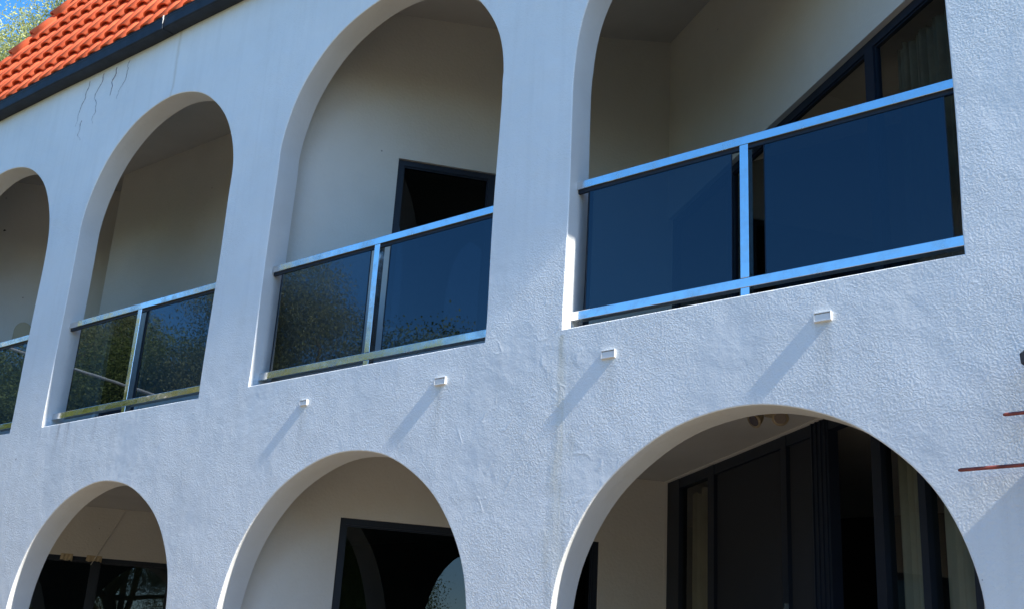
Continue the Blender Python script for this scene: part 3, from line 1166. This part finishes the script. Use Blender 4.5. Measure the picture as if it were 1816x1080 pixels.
# rounded beige wall light in the leftmost arch
def hit_b(px, py, o):
    d = cf + cr * ((px - 908) / 2073.6) - cu * ((py - 540) / 2073.6)
    k_ = ub.x / ub.y
    q = (o[0] - k_ * o[1] - k_ * 6) / (d.x / d.y - k_)       # distance y+6
    return Vector((d.x / d.y * q, q - 6, 1.6 + d.z / d.y * q))
BL = (shift(B0, 1)[0] - 0.9, B0[1])
pw_ = hit_b(41, 590, BL)
wl = thing('wall_light', 'rounded beige wall light behind the leftmost balcony railing', 'lamp', pw_)
bm = bmesh.new()
hw_ = 0.11
pl = [(-hw_, -0.22)] + [(hw_ * -math.cos(math.pi * i / 12), 0.0 + 0.13 * math.sin(math.pi * i / 12)) for i in range(13)] + [(hw_, -0.22)]
fr_ = [bm.verts.new((ub.x * a - nb_.x * .07, ub.y * a - nb_.y * .07, z)) for a, z in pl]
bk_ = [bm.verts.new((ub.x * a * 1.1, ub.y * a * 1.1, z * 1.04)) for a, z in pl]
bm.faces.new(fr_); bm.faces.new(bk_[::-1])
for i in range(len(pl)):
    j = (i + 1) % len(pl)
    bm.faces.new((fr_[i], bk_[i], bk_[j], fr_[j]))
bmesh.ops.recalc_face_normals(bm, faces=bm.faces)
link('shade', bm, M['blob'], wl, bevel=0.012)
bm = bmesh.new()
tube(bm, [(0, 0, -.22), (0, 0, -.30)], .02, 8)
link('holder', bm, M['iron'], wl)

# wall lantern and iron rods at the right edge; unseen lantern body added for shadow
ln = thing('wall_lantern', 'dark iron wall lantern cut off by the right edge of the picture, its unseen body added to shade the wall', 'lamp', (-1.11, -0.16, 2.33))


def octo(bm, prof_, cx=0, cy=0, seg=8):
    rs = []
    for z, r in prof_:
        rs.append([bm.verts.new((cx + r * math.cos((k + .5) * 2 * math.pi / seg), cy + r * math.sin((k + .5) * 2 * math.pi / seg), z)) for k in range(seg)])
    for i in range(len(rs) - 1):
        for k in range(seg):
            bm.faces.new((rs[i][k], rs[i][(k + 1) % seg], rs[i + 1][(k + 1) % seg], rs[i + 1][k]))
    bm.faces.new(rs[0][::-1]); bm.faces.new(rs[-1])


def lpart(name, prof_, mat='iron', cx=0, cy=0, seg=8):
    bm = bmesh.new()
    octo(bm, prof_, cx, cy, seg)
    return link(name, bm, M[mat], ln)


lpart('unseen_body', [(0.30, 0.13), (0.34, 0.15), (0.82, 0.19)], 'lens')  # body out of view, placed and sized to shade the wall below
lpart('cap', [(0.825, 0.20), (0.86, 0.22), (0.93, 0.18), (1.02, 0.06), (1.10, 0.02)])
lpart('finial', [(0.10, 0.02), (0.20, 0.06), (0.27, 0.13), (0.295, .13)])
for k in range(8):
    a_ = (k + .5) * math.pi / 4
    bm = bmesh.new()
    tube(bm, [(0.14 * math.cos(a_), 0.14 * math.sin(a_), .30), (0.165 * math.cos(a_), 0.165 * math.sin(a_), .34), (0.20 * math.cos(a_), 0.20 * math.sin(a_), .82)], 0.009, 6)
    link('rib', bm, M['iron'], ln)
lpart('arm_cap', [(1.025, 0.055), (1.045, 0.082), (1.095, 0.085), (1.125, 0.05), (1.13, 0.02)], cx=-0.375, cy=0.05)
lpart('arm_collar', [(0.84, 0.03), (0.86, 0.055), (0.89, 0.06), (0.92, 0.055), (0.94, 0.03)], cx=-0.365, cy=0.05, seg=12)
bm = bmesh.new()
tube(bm, [(-0.36, 0.05, 1.07), (-0.36, 0.05, 0.80), (-0.30, 0.04, 0.72), (-0.18, 0.0, 0.78)], 0.02, 8)
link('arm', bm, M['iron'], ln)
bm = bmesh.new()
box(bm, 0.08, 0.16, 0.0, 0.157, 0.93, 0.99)
link('wall_bracket', bm, M['iron'], ln)
for (xa, z_, lab) in ((-1.905, 2.87, 'lower longer rusty red iron rod poking in from the right edge'),
                      (-1.668, 3.128, 'upper short rusty red iron rod beside the dark lantern')):
    bm = bmesh.new()
    tube(bm, [(xa, -0.13, z_), (xa + .01, -0.13, z_), (xa + 0.9, -0.13, z_ + .004)], [0.006, 0.0095, 0.0095], 8)
    o = link('iron_rod', bm, M['rust'])
    tag(o, lab, 'rod')

# overhead service cable, seen mirrored in the left railings
def mirror_pt(px, py, t):
    d = cf + cr * ((px - 908) / 2073.6) - cu * ((py - 540) / 2073.6)
    rx_, rz_ = d.x / d.y, d.z / d.y
    return Vector((rx_ * (6 + t), -t, 1.6 + rz_ * (6 + t)))
pa = mirror_pt(-160, 560, 4.0)
pb = mirror_pt(290, 707, 4.0)
bm = bmesh.new()
tube(bm, [pa, pa.lerp(pb, .5), pb], 0.024, 8)
o = link('overhead_conduit', bm, M['cable'])
tag(o, 'pale straight overhead line mirrored across the left balcony glass', 'cable')


# ------------------------------------------------------------------ trees
def leaf_cloud(name, blobs, nleaf, size, mat, seed, droop=0.4, aspect=0.28, clump=0.25):
    g = np.random.default_rng(seed)
    vol = np.array([b[3] * b[4] * b[5] for b in blobs]) ** 0.8
    vol /= vol.sum()
    ncl = max(20, nleaf // (60 if "feathery" in name else 190))
    idx = g.choice(len(blobs), ncl, p=vol)
    B = np.array(blobs, float)
    u = g.normal(size=(ncl, 3))
    u /= np.linalg.norm(u, axis=1)[:, None]
    rad = g.uniform(0.55, 1.08, ncl) ** 0.7
    cc = B[idx, :3] + u * B[idx, 3:6] * rad[:, None]
    li = g.integers(0, ncl, nleaf)
    pos = cc[li] + g.normal(size=(nleaf, 3)) * clump * np.array([1, 1, .8])
    d = g.normal(size=(nleaf, 3))
    d[:, 2] -= droop * 1.5
    d /= np.linalg.norm(d, axis=1)[:, None]
    s = np.cross(d, g.normal(size=(nleaf, 3)))
    s /= np.linalg.norm(s, axis=1)[:, None]
    ln_ = size * g.uniform(0.6, 1.3, nleaf)[:, None]
    a = pos - d * ln_ * .5
    b_ = pos + s * ln_ * aspect * .5
    c_ = pos + d * ln_ * .5
    e = pos - s * ln_ * aspect * .5
    V = np.stack([a, b_, c_, e], 1).reshape(-1, 3)
    me = bpy.data.meshes.new(name)
    me.vertices.add(len(V))
    me.vertices.foreach_set('co', V.ravel())
    me.loops.add(nleaf * 4)
    me.loops.foreach_set('vertex_index', np.arange(nleaf * 4, dtype=np.int32))
    me.polygons.add(nleaf)
    me.polygons.foreach_set('loop_start', np.arange(0, nleaf * 4, 4, dtype=np.int32))
    at = me.attributes.new('tone', 'FLOAT', 'FACE')
    tone = np.clip(g.uniform(0, 1, ncl)[li] * .6 + g.uniform(0, 1, nleaf) * .4, 0, 1)
    at.data.foreach_set('value', tone.astype(np.float32))
    me.update(calc_edges=True)
    me.materials.append(mat)
    return me


def trunk_mesh(name, h, blobs, seed, r0=0.22):
    g = random.Random(seed)
    bm = bmesh.new()
    pts = [Vector((0, 0, -0.1))]
    for i in range(1, 7):
        pts.append(Vector((g.uniform(-.15, .15) * i * .5, g.uniform(-.15, .15) * i * .5, h * 0.75 * i / 6)))
    tube(bm, pts, [r0 * (1 - .75 * i / 7) for i in range(7)], 8)
    for b in blobs:
        j = g.randint(2, 5)
        st = pts[j]
        en = Vector(b[:3])
        mid = st.lerp(en, .5) + Vector((g.uniform(-.3, .3), g.uniform(-.3, .3), g.uniform(-.2, .5)))
        q = st.lerp(mid, .5) + Vector((g.uniform(-.1, .1), g.uniform(-.1, .1), 0))
        tube(bm, [st, q, mid, en, en + Vector((g.uniform(-.5, .5), g.uniform(-.5, .5), b[5] * .7))],
             [r0 * .45, r0 * .36, r0 * .26, r0 * .14, .012], 6)
    me = bpy.data.meshes.new(name)
    bm.to_mesh(me)
    bm.free()
    me.materials.append(M['bark'])
    for p in me.polygons:
        p.use_smooth = True
    return me


def crown(seed, h, spread, low, nb):
    g = random.Random(seed)
    bl = []
    for i in range(nb):
        f = i / (nb - 1)
        z = low + (h - low - 0.8) * f
        wd = spread * (math.sin(math.pi * min(1, (0.25 + 0.72 * f))) ** 0.7)
        a_ = g.uniform(0, 6.28)
        rr_ = wd * g.uniform(0.25, 0.75)
        k = g.uniform(0.75, 1.25)
        bl.append((rr_ * math.cos(a_), rr_ * math.sin(a_), z, 1.15 * k, 1.15 * k, 0.85 * k))
    return bl


kinds = {}
bl = crown(1, 10.0, 3.0, 3.0, 15)
kinds['euc'] = (leaf_cloud('eucalyptus_crown', bl, 250000, 0.055, M['euc'], 1, 0.9, 0.36, 0.22), trunk_mesh('trunk', 10, bl, 2, .25))
bl = crown(5, 7.0, 3.0, 1.2, 16)
kinds['dense'] = (leaf_cloud('leafy_crown', bl, 300000, 0.048, M['dense'], 6, 0.3, 0.6, 0.22), trunk_mesh('trunk', 7, bl, 7, .2))
bl = []
gq = random.Random(21)
for xx in (-3.4, -2.4, -1.5, -0.6, 0.4, 1.5, 2.5):
    ztop = {-3.4: 12.0, -2.4: 12.25, -1.5: 12.5, -0.6: 12.85, 0.4: 13.4, 1.5: 14.0, 2.5: 15.0}[xx]
    for jz in range(5):
        bl.append((xx + gq.uniform(-.3, .3), gq.uniform(-0.3, 0.5), ztop - 0.95 - jz * 1.35 + gq.uniform(-.15, .1), .85, 0.6, .75))
kinds['bright'] = (leaf_cloud('feathery_crown', bl, 300000, 0.075, M['bright'], 9, -0.3, 0.34, 0.20), trunk_mesh('trunk', 13.5, bl, 10, .25))


def tree(kind, x, y, sc, rz, label, group=None, name='tree', sz=None):
    t = thing(name, label, 'tree', (x, y, 0), group)
    t.rotation_euler = (0, 0, R(rz))
    t.scale = (sc, sc, sz or sc)
    cm, tm = kinds[kind]
    for nm, me in (('crown', cm), ('trunk', tm)):
        o = bpy.data.objects.new(nm, me)
        C.objects.link(o)
        o.parent = t
    return t


tree('bright', -30.0, 8.0, 1.5, 0, 'pale yellow green feathery tree behind the roof hip at the top left', name='feathery_tree')
GT = 'garden trees mirrored in the railings'
spots = [('euc', -20.8, -10.5, 1.13, 10, 'eucalyptus mirrored in the left panel of the tall arch railing'),
         ('euc', -30.5, -12.0, 1.25, 140, 'eucalyptus with thin bare limbs mirrored in the small arch railing'),
         ('dense', -25.0, -10.5, 1.42, 60, 'dense tree mirrored beside the post of the small arch railing'),
         ('dense', -28.0, -9.5, 1.36, 200, 'dark bushy tree mirrored in the left panel of the small arch railing'),
         ('dense', -16.3, -11.0, 1.26, 20, 'low dense tree mirrored at the foot of the tall arch right panel'),
         ('dense', -12.4, -11.5, 1.10, 100, 'low round tree mirrored in the bottom rail of the right balcony'),
         ('dense', -8.0, -13.0, 0.95, 160, 'shorter bushy tree mirrored under the right balcony'),
         ('dense', -34.0, -9.5, 1.60, 300, 'big dense tree mirrored in the railing at the left edge'),
         ('dense', -21.4, -8.6, 1.08, 250, 'bushy tree mirrored low in the left panel of the tall arch railing'),
         ]
for k, x, y, sc, rz, lab in spots:
    tree(k, x, y, sc, rz, lab, GT, name='eucalyptus_tree' if k == 'euc' else 'leafy_tree')
for k, x, y, sc, rz, lab in [('dense', 6.5, -7.8, 0.95, 40, 'dense tree dimly mirrored in the lower middle window'),
                             ('euc', 7.5, -15.5, 1.2, 190, 'eucalyptus dimly mirrored in the lower left window'),
                             ('dense', 3.0, -17, .9, 220, 'dense tree mirrored low in the ground floor doors')]:
    tree(k, x, y, sc, rz, lab, GT, name='garden_tree')
